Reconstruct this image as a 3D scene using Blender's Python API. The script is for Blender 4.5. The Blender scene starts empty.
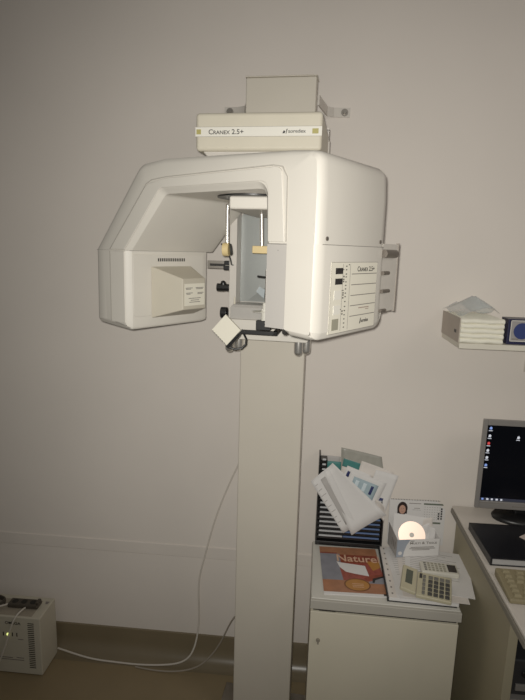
import bpy, bmesh, math, random
from mathutils import Matrix, Vector
random.seed(7)
C = bpy.context.scene.collection
PI = math.pi
D = 1.86          # distance of the back wall from the camera (m)
EYE = 1.65
def rad(a): return math.radians(a)

# ------------------------------------------------------------------ materials
def lin(c):
    return tuple((x/12.92 if x <= .04045 else ((x+.055)/1.055)**2.4) for x in c)
MATS = {}
def mat(name, rgb, rough=.5, metal=0., var=.0, scale=8., bump=0., bscale=200., spec=.4, alpha=1., emit=None, es=0., coat=0.):
    m = bpy.data.materials.new(name); m.use_nodes = True
    nt = m.node_tree; p = nt.nodes['Principled BSDF']
    col = lin([v/255. for v in rgb])
    p.inputs['Base Color'].default_value = (*col, 1)
    p.inputs['Roughness'].default_value = rough
    p.inputs['Metallic'].default_value = metal
    p.inputs['Specular IOR Level'].default_value = spec
    p.inputs['Coat Weight'].default_value = coat
    tc = nt.nodes.new('ShaderNodeTexCoord')
    if var > 0:
        n = nt.nodes.new('ShaderNodeTexNoise'); n.inputs['Scale'].default_value = scale; n.inputs['Detail'].default_value = 4
        nt.links.new(tc.outputs['Object'], n.inputs['Vector'])
        r = nt.nodes.new('ShaderNodeValToRGB')
        r.color_ramp.elements[0].position = .3; r.color_ramp.elements[1].position = .7
        r.color_ramp.elements[0].color = (*[max(0, v*(1-var)) for v in col], 1)
        r.color_ramp.elements[1].color = (*[min(1, v*(1+var)) for v in col], 1)
        nt.links.new(n.outputs['Fac'], r.inputs['Fac']); nt.links.new(r.outputs['Color'], p.inputs['Base Color'])
    if bump > 0:
        n2 = nt.nodes.new('ShaderNodeTexNoise'); n2.inputs['Scale'].default_value = bscale; n2.inputs['Detail'].default_value = 2
        nt.links.new(tc.outputs['Object'], n2.inputs['Vector'])
        b = nt.nodes.new('ShaderNodeBump'); b.inputs['Strength'].default_value = bump; b.inputs['Distance'].default_value = .001
        nt.links.new(n2.outputs['Fac'], b.inputs['Height']); nt.links.new(b.outputs['Normal'], p.inputs['Normal'])
    if alpha < 1: p.inputs['Alpha'].default_value = alpha
    if emit:
        p.inputs['Emission Color'].default_value = (*lin([v/255. for v in emit]), 1)
        p.inputs['Emission Strength'].default_value = es
    MATS[name] = m
    return m
mat('wall', (226, 217, 207), .62, var=.025, scale=3., bump=.06, bscale=90, spec=.25)
mat('wall_strip', (223, 214, 204), .6, var=.03, scale=5, spec=.25)
mat('floor', (132, 116, 88), .42, var=.08, scale=4., bump=.05, bscale=150, spec=.35)
mat('cove', (116, 104, 82), .3, var=.06, scale=5., spec=.5)
mat('shell', (216, 210, 199), .42, var=.012, scale=12, bump=.04, bscale=500)
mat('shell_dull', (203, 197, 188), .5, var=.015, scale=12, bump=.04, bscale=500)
mat('plate_grey', (182, 177, 171), .5, var=.015, scale=10)
mat('column', (204, 196, 181), .5, var=.02, scale=6, bump=.04, bscale=400)
mat('column_side_shade', (160, 150, 140), .5, var=.02, scale=6)  # column colour darkened, side shade put into the tone
mat('cream', (208, 200, 180), .5, var=.02, scale=20)
mat('cone', (192, 184, 166), .5, var=.02, scale=20)
mat('stripe_white', (232, 228, 216), .45)
mat('olive', (170, 160, 92), .5)
mat('ink', (28, 26, 26), .5)
mat('ink_soft', (120, 114, 108), .6)
mat('ink_red', (150, 120, 105), .6)
mat('black_plastic', (22, 22, 23), .35, var=.05, scale=30)
mat('dark_gap', (30, 28, 26), .7)
mat('chrome', (218, 214, 207), .26, .86)
mat('steel', (150, 144, 136), .38, 1., var=.06, scale=40)
mat('bracket', (204, 197, 187), .5, .1, var=.05, scale=40)
mat('stud', (120, 112, 104), .4, .7)
mat('mirror', (150, 153, 150), .3, .35, var=.05, scale=9)
mat('clear_grey', (172, 168, 162), .35, var=.03, scale=30)
mat('tan_pad', (222, 196, 138), .55, var=.03, scale=30)
mat('milky', (214, 210, 198), .4)
mat('label_face', (232, 226, 208), .5)
mat('led', (225, 215, 150), .5)
mat('lock_metal', (150, 142, 128), .5, .2)
mat('cabinet', (212, 204, 182), .5, var=.02, scale=7, bump=.03, bscale=300)
mat('cabinet_top', (205, 202, 192), .42, var=.02, scale=7)
mat('cabinet_edge', (176, 171, 160), .4)
mat('desk_top', (206, 198, 188), .4, var=.02, scale=7)
mat('desk_edge', (120, 114, 103), .5)
mat('desk_panel', (156, 147, 122), .55, var=.03, scale=6)
mat('paper', (222, 219, 216), .7, var=.012, scale=30)
mat('paper_warm', (222, 214, 206), .7, var=.015, scale=30)
mat('paper_grey', (176, 172, 168), .7)
mat('teal', (58, 120, 116), .55, var=.05, scale=40)
mat('light_blue', (158, 178, 186), .6, var=.03, scale=40)
mat('figure_white', (206, 220, 226), .6)
mat('navy', (38, 46, 92), .5, var=.05, scale=40)
mat('sleeve', (168, 166, 156), .25, var=.08, scale=50, alpha=.85)
mat('film', (196, 206, 210), .12, alpha=.42, var=.05, scale=60)
mat('spine_white', (196, 198, 200), .4)
mat('spine_blue', (92, 116, 160), .4)
mat('mag_orange', (158, 104, 72), .35, var=.18, scale=30)
mat('mag_rust', (132, 60, 42), .35, var=.25, scale=40)
mat('mag_red', (146, 68, 56), .35, var=.25, scale=60)
mat('mag_blue', (128, 128, 136), .35, var=.12, scale=25)
mat('mag_gold', (176, 118, 52), .4, var=.08, scale=30)
mat('mag_gold_dark', (112, 66, 30), .4)
mat('mag_title', (214, 170, 140), .5)
mat('mag_title_gold', (206, 148, 66), .5)
mat('swoosh', (150, 158, 170), .5)
mat('carton', (176, 160, 146), .6, var=.04, scale=20)
mat('hair', (36, 24, 22), .6)
mat('skin', (196, 150, 128), .6)
mat('blouse', (206, 206, 206), .6)
mat('groove_shade', (176, 170, 160), .55)  # darker shell tone, stands in for shade along the trim edge
mat('green_bar', (96, 104, 90), .6)
mat('calc_body', (188, 180, 150), .5, var=.03, scale=30)
mat('calc_white', (210, 206, 192), .5, var=.02, scale=30)
mat('lcd', (72, 78, 66), .2)
mat('lcd_dark', (60, 56, 54), .25)
mat('key_dark', (54, 54, 52), .45)
mat('key_grey', (108, 106, 100), .5)
mat('key_light', (150, 146, 128), .5)
mat('keyboard', (132, 121, 92), .55, var=.03, scale=25)
mat('keycap', (142, 131, 101), .55, var=.03, scale=25)
mat('silver', (142, 138, 134), .35, .35, var=.02, scale=30)
mat('screen', (5, 6, 9), .22, spec=.12, emit=(10, 12, 18), es=.15)
mat('icon_white', (225, 230, 240), .5, emit=(215, 222, 240), es=.35)
mat('icon_blue', (120, 150, 220), .5, emit=(120, 150, 225), es=.5)
mat('icon_red', (200, 60, 60), .5, emit=(210, 60, 60), es=.5)
mat('taskbar', (40, 42, 52), .4, emit=(40, 44, 60), es=.3)
mat('book_cover', (16, 17, 22), .4, var=.1, scale=30)
mat('book_pages', (168, 166, 164), .6, var=.05, scale=90)
mat('pink_card', (214, 196, 184), .6)
mat('shelf', (214, 208, 192), .45, var=.015, scale=8)
mat('towel', (236, 232, 214), .75, var=.02, scale=60, bump=.2, bscale=250)
mat('towel_side', (178, 166, 154), .65, var=.03, scale=30)
mat('navy_box', (28, 29, 58), .4, var=.05, scale=40)
mat('silver_label', (164, 160, 158), .35, .3, var=.04, scale=60)
mat('emblem_blue', (42, 54, 104), .4)
mat('ups', (188, 181, 162), .5, var=.02, scale=20)
mat('ups_top', (150, 140, 124), .5, var=.03, scale=20)
mat('ups_dark', (64, 58, 50), .55, var=.1, scale=40)
mat('led_on', (220, 230, 120), .4, emit=(225, 235, 130), es=1.2)
mat('cable_white', (206, 198, 186), .5)
mat('cable_grey', (150, 140, 126), .5)
mat('tower', (44, 44, 46), .4, var=.06, scale=30)
# compact disc: brushed metal with radial colour variation
m = mat('disc', (206, 180, 164), .42, 1.)
# ------------------------------------------------------------------ frames and objects
W = {}
def world_of(o): return W[o.name_full]
def thing(name, label, cat, mtx, group=None):
    o = bpy.data.objects.new(name, None); C.objects.link(o)
    o.empty_display_size = .05
    o.matrix_world = mtx; W[o.name_full] = mtx.copy()
    o['label'] = label; o['category'] = cat
    if group: o['group'] = group
    return o
def place(o, mtx, parent):
    if parent is not None:
        o.parent = parent
        o.matrix_local = world_of(parent).inverted() @ mtx
    else: o.matrix_world = mtx
    W[o.name_full] = mtx.copy()
def tag(o, label, cat, group=None):
    o['label'] = label; o['category'] = cat
    if group: o['group'] = group
    return o
def T(x, y, z, rz=0., rx=0., ry=0.):
    return Matrix.Translation((x, y, z)) @ Matrix.Rotation(rad(rz), 4, 'Z') @ Matrix.Rotation(rad(rx), 4, 'X') @ Matrix.Rotation(rad(ry), 4, 'Y')
I4 = Matrix.Identity(4)

class B:
    """collects shapes of ONE part; .build links them as one mesh object"""
    def __init__(s, m): s.bm = bmesh.new(); s.mats = [m]; s.cur = 0
    def m(s, name):
        if name not in s.mats: s.mats.append(name)
        s.cur = s.mats.index(name); return s
    def face(s, vs):
        try:
            f = s.bm.faces.new(vs); f.material_index = s.cur; return f
        except ValueError: return None
    def box(s, x0, x1, y0, y1, z0, z1, mtx=None):
        v = [s.bm.verts.new((mtx @ Vector(p)) if mtx else p) for p in
             [(x0,y0,z0),(x1,y0,z0),(x1,y1,z0),(x0,y1,z0),(x0,y0,z1),(x1,y0,z1),(x1,y1,z1),(x0,y1,z1)]]
        for q in ((0,3,2,1),(4,5,6,7),(0,1,5,4),(1,2,6,5),(2,3,7,6),(3,0,4,7)): s.face([v[i] for i in q])
        return s
    def loft(s, secs, cap=True, closed=True):
        R = [[s.bm.verts.new(p) for p in sec] for sec in secs]
        n = len(R[0])
        for a, b in zip(R[:-1], R[1:]):
            for i in range(n if closed else n-1):
                s.face([a[i], a[(i+1) % n], b[(i+1) % n], b[i]])
        if cap:
            s.face(R[0][::-1]); s.face(R[-1])
        return s
    def prism(s, pts, f0, f1):
        """2D outline pts mapped by f0 and f1 to the two end faces"""
        return s.loft([[f0(*p) for p in pts], [f1(*p) for p in pts]])
    def cyl(s, p0, p1, r, r1=None, seg=20):
        p0 = Vector(p0); p1 = Vector(p1); r1 = r if r1 is None else r1
        return s.tube([p0, p1], [r, r1], seg)
    def tube(s, pts, r, seg=12):
        pts = [Vector(p) for p in pts]; n = len(pts)
        rs = r if isinstance(r, (list, tuple)) else [r]*n
        t = [(pts[min(i+1, n-1)]-pts[max(i-1, 0)]).normalized() for i in range(n)]
        up = Vector((0,0,1)) if abs(t[0].z) < .9 else Vector((1,0,0))
        a = t[0].cross(up).normalized(); secs = []
        for i in range(n):
            a = (a - t[i]*a.dot(t[i])).normalized(); b = t[i].cross(a)
            secs.append([pts[i]+(a*math.cos(2*PI*k/seg)+b*math.sin(2*PI*k/seg))*rs[i] for k in range(seg)])
        return s.loft(secs)
    def capsule(s, p0, p1, r, seg=18):
        p0 = Vector(p0); p1 = Vector(p1); d = (p1-p0).normalized()
        pts, rs = [], []
        for k in range(0, 6):
            a = PI/2*k/5; pts.append(p0 - d*r*math.cos(a)); rs.append(max(r*math.sin(a), r*.03))
        for k in range(0, 6):
            a = PI/2*(1-k/5); pts.append(p1 + d*r*math.cos(a)); rs.append(max(r*math.sin(a), r*.03))
        return s.tube(pts, rs, seg)
    def disc(s, c, nx, ny, rx, ry, seg=40, thick=.0005):
        c = Vector(c); nx = Vector(nx).normalized(); ny = Vector(ny).normalized(); n = nx.cross(ny)
        lo = [c+nx*rx*math.cos(2*PI*k/seg)+ny*ry*math.sin(2*PI*k/seg) for k in range(seg)]
        return s.loft([lo, [p+n*thick for p in lo]])
    def poly(s, pts, n, thick=.0004):
        n = Vector(n).normalized(); pts = [Vector(p) for p in pts]
        return s.loft([pts, [p+n*thick for p in pts]])
    def sheet(s, fn, nu, nv):
        g = [[s.bm.verts.new(fn(i/nu, j/nv)) for i in range(nu+1)] for j in range(nv+1)]
        for j in range(nv):
            for i in range(nu): s.face([g[j][i], g[j][i+1], g[j+1][i+1], g[j+1][i]])
        return s
    def build(s, name, parent=None, frame=None, bevel=0., seg=3, smooth=35, sharp=True, solid=0.):
        bm = s.bm
        bmesh.ops.recalc_face_normals(bm, faces=bm.faces[:])
        xs = [v.co for v in bm.verts]
        lo = Vector([min(p[i] for p in xs) for i in range(3)]); hi = Vector([max(p[i] for p in xs) for i in range(3)])
        c = Vector(((lo.x+hi.x)/2, (lo.y+hi.y)/2, lo.z))
        bmesh.ops.translate(bm, verts=bm.verts[:], vec=-c)
        me = bpy.data.meshes.new(name); bm.to_mesh(me); bm.free()
        for n in s.mats: me.materials.append(MATS[n])
        for p in me.polygons: p.use_smooth = True
        me.set_sharp_from_angle(angle=rad(smooth))
        o = bpy.data.objects.new(name, me); C.objects.link(o)
        fr = frame if frame is not None else (world_of(parent) if parent is not None else I4)
        place(o, fr @ Matrix.Translation(c), parent)
        if solid:
            sm = o.modifiers.new('thickness', 'SOLIDIFY'); sm.thickness = solid; sm.offset = 0
        if bevel:
            b = o.modifiers.new('bevel', 'BEVEL'); b.width = bevel; b.segments = seg; b.limit_method = 'ANGLE'
            b.angle_limit = rad(40); b.harden_normals = True
        return o
def struct(o): o['kind'] = 'structure'; return o

def lettering(body, parent, frame, org, xd, yd, size, m, caps=False, align='LEFT', name='lettering', extr=.0002, width=None):
    cu = bpy.data.curves.new(name, 'FONT'); cu.body = body; cu.size = size; cu.extrude = extr; cu.align_x = align; cu.offset = size*.012
    cu.materials.append(MATS[m])
    if caps:
        cu.small_caps_scale = .76
        for i, ch in enumerate(body):
            cu.body_format[i].use_small_caps = True
    o = bpy.data.objects.new(name, cu); C.objects.link(o)
    x = Vector(xd).normalized(); y = Vector(yd).normalized(); z = x.cross(y)
    R = Matrix((x, y, z)).transposed().to_4x4()
    if width:
        bpy.context.view_layer.update()
        w = o.dimensions.x
        if w > 1e-5: R = R @ Matrix.Diagonal((width/w, 1, 1, 1))
    place(o, frame @ Matrix.Translation(org) @ R, parent)
    return to_mesh(o)

def to_mesh(o):
    """replace a text or curve object by a mesh object of the same name"""
    bpy.context.view_layer.update()
    dg = bpy.context.evaluated_depsgraph_get()
    me = bpy.data.meshes.new_from_object(o.evaluated_get(dg))
    me.name = o.data.name; name = o.name; mw = W.get(o.name_full); par = o.parent; ml = o.matrix_local.copy()
    bpy.data.objects.remove(o)
    n = bpy.data.objects.new(name, me); C.objects.link(n); n.parent = par; n.matrix_local = ml
    if mw is not None: W[n.name_full] = mw
    return n

def fillet(pts, seg=6):
    """pts: (x, z, r, flag) -> list of (x, z, flag) with the corners rounded"""
    out = []; n = len(pts)
    for i, (x, z, r, fl) in enumerate(pts):
        p = Vector((x, z)); a = Vector(pts[i-1][:2]); b = Vector(pts[(i+1) % n][:2])
        if r <= 0: out.append((x, z, fl)); continue
        da = (a-p).normalized(); db = (b-p).normalized(); ang = da.angle(db)
        t = min(r/math.tan(ang/2), (a-p).length*.49, (b-p).length*.49)
        p0 = p+da*t; p1 = p+db*t
        for k in range(seg+1):
            s = k/seg; q = p0*(1-s)**2 + p*2*s*(1-s) + p1*s*s
            out.append((q.x, q.y, fl))
    return out
def inset(pts, din):
    """move points inward; din maps flag -> distance"""
    n = len(pts); area = sum(pts[i][0]*pts[(i+1) % n][1]-pts[(i+1) % n][0]*pts[i][1] for i in range(n))
    sg = 1 if area > 0 else -1; out = []
    for i, (x, z, fl) in enumerate(pts):
        a = Vector(pts[i-1][:2]); b = Vector(pts[(i+1) % n][:2]); p = Vector((x, z))
        e0 = (p-a).normalized(); e1 = (b-p).normalized()
        n0 = Vector((-e0.y, e0.x))*sg; n1 = Vector((-e1.y, e1.x))*sg
        nn = (n0+n1); nn = nn.normalized() if nn.length > 1e-6 else n0
        k = 1/max(.45, nn.dot(n1)); d = din[fl]
        out.append((x+nn.x*d*k, z+nn.y*d*k))
    return out
SEAMS = (1.6366, 1.636, 1.6610)
def shell(b, prof, secs, left=None):
    """loft of inset profiles; points on a joint keep their height, `left` pushes the outer left side in further"""
    rows = []
    for k, (v, din) in enumerate(secs):
        row = []
        for (x, z), (x0, z0, fl) in zip(inset(prof, din), prof):
            if any(abs(z0-q) < .0004 for q in SEAMS):
                z = z0; x = x0 + din[fl]*(1 if round(x0, 3) in (-.676, -.118, -.068) else -1)
            if left and x0 < -.62: x = x0 + left[k]
            row.append((x, v, z))
        rows.append(row)
    return b.loft(rows)

# ------------------------------------------------------------------ the setting
b = B('wall'); b.box(-2.4, 2.2, D, D+.12, 0, 3.0); struct(b.build('wall_back'))
b = B('floor'); b.box(-2.4, 2.2, -1.6, D, -.1, 0); struct(b.build('floor'))
b = B('cove')      # coved vinyl skirting
prof = [(D-.07, .0005)] + [(D-.07+.062*math.sin(PI/2*k/8), .0005+.062*(1-math.cos(PI/2*k/8))) for k in range(1, 9)] + [(D-.007, .116), (D-.004, .118), (D, .118), (D, .0005)]
b.loft([[(x, y, z) for y, z in prof] for x in (-2.4, 2.2)])
struct(b.build('baseboard_back'))
b = B('wall_strip'); b.box(-2.4, 2.2, D-.004, D, .456, .505); 
struct(b.build('trim_1', bevel=.003))
b = B('steel')
for x in (-.86, -.29, .42): b.disc((x, D-.0061, .468), (1,0,0), (0,0,1), .005, .005, 12)

# ------------------------------------------------------------------ panoramic x-ray machine
FB = T(0, 0, 0, -5.0)                       # unit turned 5 degrees to the room
FA = T(.006, 1.0, 0, -32.6)                 # rotating arm, swung round its axis
base = FB @ Vector((-.243, 1.65, 0))
xr = thing('panoramic_xray_machine', 'white dental panoramic x-ray machine on a tall grey column fixed to the wall', 'x-ray machine', T(base.x, base.y, 0, -5))
P = lambda b, n, fr=FB, par=None, **k: b.build(n, xr if par is None else par, fr, **k)
# column
b = B('column'); b.box(-.343, -.143, 1.58, 1.635, 0, 2.124); b.m('column_side_shade')
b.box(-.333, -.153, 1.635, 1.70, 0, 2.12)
col = P(b, 'column', bevel=.004)
b = B('column'); b.box(-.345, -.141, 1.578, 1.638, 2.1245, 2.128); P(b, 'column_cap', bevel=.0015)
b = B('steel'); b.box(-.40, -.09, 1.55, 1.72, .0005, .012); P(b, 'base_plate', bevel=.003)
# wall strap
for name, pts in (('left', [(-.305, D-.003), (-.262, D-.003), (-.235, D-.02), (-.203, 1.728), (-.17, 1.716)]),
                  ('right', [(.108, D-.003), (.055, D-.003), (.032, D-.02), (.004, 1.712), (-.03, 1.712)])):
    b = B('bracket')
    o0 = [Vector((x, y, 0)) for x, y in pts]; rows = []
    for i, p in enumerate(o0):
        d = (o0[min(i+1, 4)]-o0[max(i-1, 0)]).normalized(); nrm = Vector((-d.y, d.x, 0))*.0022
        rows.append([p-nrm+Vector((0,0,2.079)), p+nrm+Vector((0,0,2.079)), p+nrm+Vector((0,0,2.108)), p-nrm+Vector((0,0,2.108))])
    b.loft(rows)
    br = P(b, 'wall_bracket', I4)
    sx = -.287 if name == 'left' else .090
    s = B('steel'); s.cyl((sx, D-.005, 2.093), (sx, D-.008, 2.093), .0115); s.cyl((sx, D-.008, 2.093), (sx, D-.015, 2.093), .007, .006, seg=6)
    s.build('screw', br, I4)
# head cabinet with the name stripe
b = B('cream'); b.box(-.393, -.097, 1.265, 1.578, 1.872, 1.957)
head = P(b, 'head_cabinet', bevel=.009)
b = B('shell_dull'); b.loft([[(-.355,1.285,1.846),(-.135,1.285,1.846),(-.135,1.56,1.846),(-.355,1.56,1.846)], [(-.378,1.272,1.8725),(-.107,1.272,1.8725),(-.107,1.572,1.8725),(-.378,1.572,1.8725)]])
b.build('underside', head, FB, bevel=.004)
b = B('stripe_white'); b.box(-.3925, -.0975, 1.2640, 1.2655, 1.9035, 1.9245)
b.m('ink_soft'); b.box(-.392, -.098, 1.2638, 1.2642, 1.9243, 1.9249); b.box(-.392, -.098, 1.2638, 1.2642, 1.9031, 1.9037)
b.m('olive'); b.box(-.390, -.379, 1.2634, 1.2642, 1.9085, 1.9195); b.box(-.119, -.105, 1.2634, 1.2642, 1.9085, 1.9195)
b.build('name_stripe', head, FB)
lettering('Cranex 2.5+', head, FB, (-.361, 1.2633, 1.9085), (1,0,0), (0,0,1), .0152, 'ink', caps=True, width=.083)
b = B('ink'); b.poly([(-.187, 1.2636, 1.9095), (-.182, 1.2636, 1.9095), (-.180, 1.2636, 1.914), (-.184, 1.2636, 1.916)], (0,-1,0), .0003)
b.poly([(-.1795, 1.2636, 1.9085), (-.178, 1.2636, 1.9085), (-.175, 1.2636, 1.919), (-.1775, 1.2636, 1.919)], (0,-1,0), .0003); b.build('logo_mark', head, FB)
lettering('soredex', head, FB, (-.174, 1.2633, 1.9105), (1,0,0), (0,0,1), .0112, 'ink', width=.04)
b = B('chrome'); b.cyl((-.1, 1.50, 1.875), (-.1, 1.50, 1.966), .005); b.m('bracket'); b.cyl((-.1, 1.50, 1.84), (-.1, 1.50, 1.935), .0075); b.cyl((-.1, 1.50, 1.966), (-.115, 1.57, 1.966), .005)
P(b, 'guide_tube')

# rotating arm : outer flag 0, inner flag 1, hidden joints flag 2
armp = fillet([(-.676, 1.6366, 0, 0), (-.497, 1.838, .055, 0), (-.41, 1.845, 0, 0), (-.06, 1.834, 0, 0), (.008, 1.828, .028, 3), (.012, 1.76, 0, 3), (.012, 1.6610, 0, 3),
               (-.118, 1.6610, 0, 1), (-.124, 1.766, .018, 1), (-.412, 1.766, .022, 1), (-.537, 1.636, .004, 1)])
secs = [(0, {0:.042, 1:.013, 2:0, 3:.012}), (.004, {0:.014, 1:.009, 2:0, 3:.006}), (.0065, {0:.007, 1:.007, 2:0, 3:.004}), (.012, {0:.0015, 1:.001, 2:0, 3:.0015}), (.022, {0:0, 1:0, 2:0, 3:0}), (.252, {0:.0, 1:0, 2:0, 3:0}),
        (.279, {0:.006, 1:0, 2:0, 3:.006}), (.296, {0:.018, 1:0, 2:0, 3:.018}), (.305, {0:.036, 1:.002, 2:0, 3:.036})]
b = shell(B('shell'), armp, secs); arm = P(b, 'rotating_arm', FA, smooth=32)
b = B('ink_soft'); b.box(-.675, -.5368, .008, .27, 1.6357, 1.6369); b.build('joint_line', arm, FA)
b = B('ink_soft'); b.box(-.110, .0122, .012, .27, 1.6604, 1.6616); b.build('joint_line', arm, FA)
# raised front trim of the arm
tr = fillet([(-.606, 1.6385, .0, 0), (-.463, 1.790, .03, 0), (-.40, 1.7995, 0, 0), (-.078, 1.8045, .02, 0), (-.0665, 1.664, 0, 0), (-.1065, 1.664, 0, 0), (-.1105, 1.7795, .022, 0), (-.418, 1.7795, .026, 0), (-.5500, 1.6385, 0, 0)])
b = B('shell'); b.prism([(x, z) for x, z, _ in tr], lambda x, z: (x, -.0026, z), lambda x, z: (x, .003, z)); b.build('front_trim', arm, FA, bevel=.0018)
gr = [(-.609, 1.6385), (-.466, 1.7905), (-.447, 1.7985), (-.40, 1.8025), (-.10, 1.8075), (-.078, 1.8035), (-.0655, 1.784), (-.0635, 1.664)]
b = B('groove_shade')
for p, q in zip(gr[:-1], gr[1:]):
    d = (Vector(q)-Vector(p)).normalized(); n = Vector((-d.y, d.x))*.0011
    pts = [(p[0]+n.x, p[1]+n.y), (q[0]+n.x, q[1]+n.y), (q[0]-n.x, q[1]-n.y), (p[0]-n.x, p[1]-n.y)]
    b.prism(pts, lambda x, z: (x, -.0012, z), lambda x, z: (x, .004, z))
b.build('groove_shade_line', arm, FA)  # thin darker strip on the surface, paints the shade of a groove
for v in (.033, .245):
    b = B('dark_gap'); b.disc((-.5240, v, 1.6515), (.67, 0, .70), (0, 1, 0), .0035, .0035, 14, .002); b.build('screw', arm, FA)
for v in (.024, .250):
    b = B('stud'); b.cyl((.0118, v, 1.672), (.0138, v, 1.672), .0042, seg=14); b.build('screw', arm, FA)
bc = FB @ Vector((-.245, 1.235, 0))
b = B('black_plastic'); b.cyl((bc.x, bc.y, 1.7625), (bc.x, bc.y, 1.7668), .082, seg=48); b.build('bearing_disc', arm, I4)
# left lower head with the x-ray tube
tp = fillet([(-.676, 1.6360, 0, 1), (-.679, 1.447, .014, 1), (-.60, 1.441, 0, 1), (-.538, 1.437, .010, 1), (-.537, 1.46, 0, 1), (-.537, 1.6360, 0, 1)])
tsec = [(0, {0:.042, 1:.013, 2:0}), (.004, {0:.014, 1:.009, 2:0}),(.0065, {0:.007, 1:.007, 2:0}), (.012, {0:.0012, 1:.001, 2:0}), (.02, {0:0, 1:0, 2:0}), (.262, {0:0, 1:0, 2:0}), (.280, {0:.004, 1:.003, 2:0}), (.289, {0:.012, 1:.012, 2:0})]
# the inner wall keeps its bottom corner flat
b = shell(B('shell'), tp, tsec, (.042, .014, .007, .0015, 0, 0, .004, .012)); tube_head = P(b, 'tube_head', FA, smooth=32)
b = B('shell'); b.box(-.606, -.550, -.0026, .003, 1.455, 1.6345); b.build('front_trim', tube_head, FA, bevel=.0018)
b = B('groove_shade'); b.box(-.6102, -.608, -.0012, .004, 1.455, 1.6345); b.build('groove_shade_line', tube_head, FA)  # same painted shade line, continued down the tube head
b = B('shell'); fz = fillet([(.012, 1.470, .012, 0), (.262, 1.470, .018, 0), (.262, 1.628, .004, 0), (.012, 1.628, .004, 0)], 4)
b.prism([(y, z) for y, z, _ in fz], lambda y, z: (-.5372, y, z), lambda y, z: (-.5345, y, z)); b.build('inner_cover', tube_head, FA, bevel=.0015)
b = B('dark_gap')
for k in range(15): b.box(-.5350, -.5340, .093+k*.0066, .0970+k*.0066, 1.610, 1.6185)
b.build('vent_grille', tube_head, FA)
q0 = [(-.5346, .069, 1.464), (-.5346, .226, 1.464), (-.5346, .213, 1.598), (-.5346, .069, 1.598)]
q1 = [(-.457, .108, 1.489), (-.457, .192, 1.489), (-.457, .190, 1.569), (-.457, .107, 1.569)]
b = B('cone'); b.loft([q0, q1]); cone = b.build('collimator', tube_head, FA, bevel=.003)
b = B('label_face'); b.box(-.4572, -.4565, .113, .187, 1.499, 1.556)
b.m('ink_soft')
for y0, y1, z in ((.117,.142,1.545),(.153,.182,1.545),(.118,.136,1.542),(.155,.18,1.542),(.118,.142,1.532),(.160,.182,1.532),(.120,.134,1.529),(.160,.178,1.529),(.128,.172,1.518),(.135,.166,1.513),(.130,.170,1.508)):
    b.box(-.4566, -.4562, y0, y1, z-.0009, z+.0009)
wl = b.build('warning_label', tube_head, FA); wl['label'] = 'pale printed warning label'
# right lower head with the control panel
hp = fillet([(-.068, 1.6610, 0, 1), (-.068, 1.494, .010, 1), (-.055, 1.481, .008, 0), (-.012, 1.478, 0, 0), (.006, 1.4795, .006, 0), (.012, 1.494, .006, 0), (.012, 1.6610, 0, 0)])
hsec = [(0, {0:.013, 1:.006, 2:0}), (.004, {0:.007, 1:.003, 2:0}), (.012, {0:.002, 1:.001, 2:0}), (.022, {0:0, 1:0, 2:0}), (.258, {0:0, 1:0, 2:0}), (.286, {0:.006, 1:.002, 2:0}), (.300, {0:.018, 1:.004, 2:0}), (.307, {0:.032, 1:.01, 2:0})]
b = shell(B('shell'), hp, hsec); ch = P(b, 'control_head', FA, smooth=32)
b = B('plate_grey'); b.box(-.1165, -.0685, .010, .27, 1.4935, 1.6598); b.m('ink_soft'); b.box(-.0902, -.0882, .0096, .0102, 1.647, 1.649); fp = P(b, 'film_plate', FA, bevel=.0015)
# control panel : fx to the right, fy down
U = .0123
def pv(fx, fy): return (.045+.198*fx, 1.629-.141*fy)
def prect(b, fx0, fx1, fy0, fy1, t0=0, t1=.0006):
    y0, z0 = pv(fx0, fy0); y1, z1 = pv(fx1, fy1); b.box(U+t0, U+t1, y0, y1, z1, z0)
b = B('label_face'); prect(b, 0, 1, 0, 1, -.001, .0008); b.m('ink_soft')
for a in ((0,.003,0,1),(.997,1,0,1),(0,1,0,.006),(0,1,.994,1)): prect(b, *a, t1=.0010)
for fx in (.225, .375): prect(b, fx, fx+.006, .03, .97, t1=.0010)
cp = b.build('control_panel', ch, FA)
for nm, a, m in (('display', (.08,.225,.08,.165), 'ink'), ('display', (.08,.225,.225,.31), 'ink'), ('button', (.07,.2,.39,.52), 'stripe_white'), ('button', (.07,.2,.6,.73), 'stripe_white'), ('button', (.05,.18,.79,.95), 'key_light')):
    b = B(m); prect(b, *a, t0=.0005, t1=.0016); b.build(nm, ch, FA)
b = B('ink')
for fy in (.05,.1,.16,.2,.27,.32,.37,.43,.48,.55,.62,.68,.74,.8,.86,.92):
    prect(b, .285, .31, fy, fy+.016, .0005, .0011)
for fy in (.19,.23,.26,.42,.45,.49,.68,.72): prect(b, .24, .262, fy, fy+.022, .0005, .0011)
for a in ((.22,.25,.10,.112),(.34,.36,.03,.045),(.22,.26,.39,.40),(.20,.23,.66,.67)): prect(b, *a, t0=.0005, t1=.0011)
b.build('indicator', ch, FA)
b = B('ink_soft')
for fy in (.165,.32,.475,.625,.78): prect(b, .41, .985, fy, fy+.012, .0005, .0011)
b.m('ink_red'); prect(b, .6, .84, .672, .684, .0005, .0011); prect(b, .76, .84, .70, .71, .0005, .0011)
b.build('ruled_lines', ch, FA)
y, z = pv(.53, .135); lettering('Cranex 2.5+', ch, FA, (U+.001, y, z), (0,1,0), (0,0,1), .0145, 'ink', caps=True, width=.078)
y, z = pv(.64, .905); lettering('soredex', ch, FA, (U+.001, y+.007, z), (0,1,0), (0,0,1), .0118, 'ink', width=.034)
b = B('ink'); b.poly([(U+.001, y, z-.002), (U+.001, y+.004, z-.002), (U+.001, y+.0065, z+.010), (U+.001, y+.004, z+.010)], (1,0,0), .0003); b.build('logo_mark', ch, FA)
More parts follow.
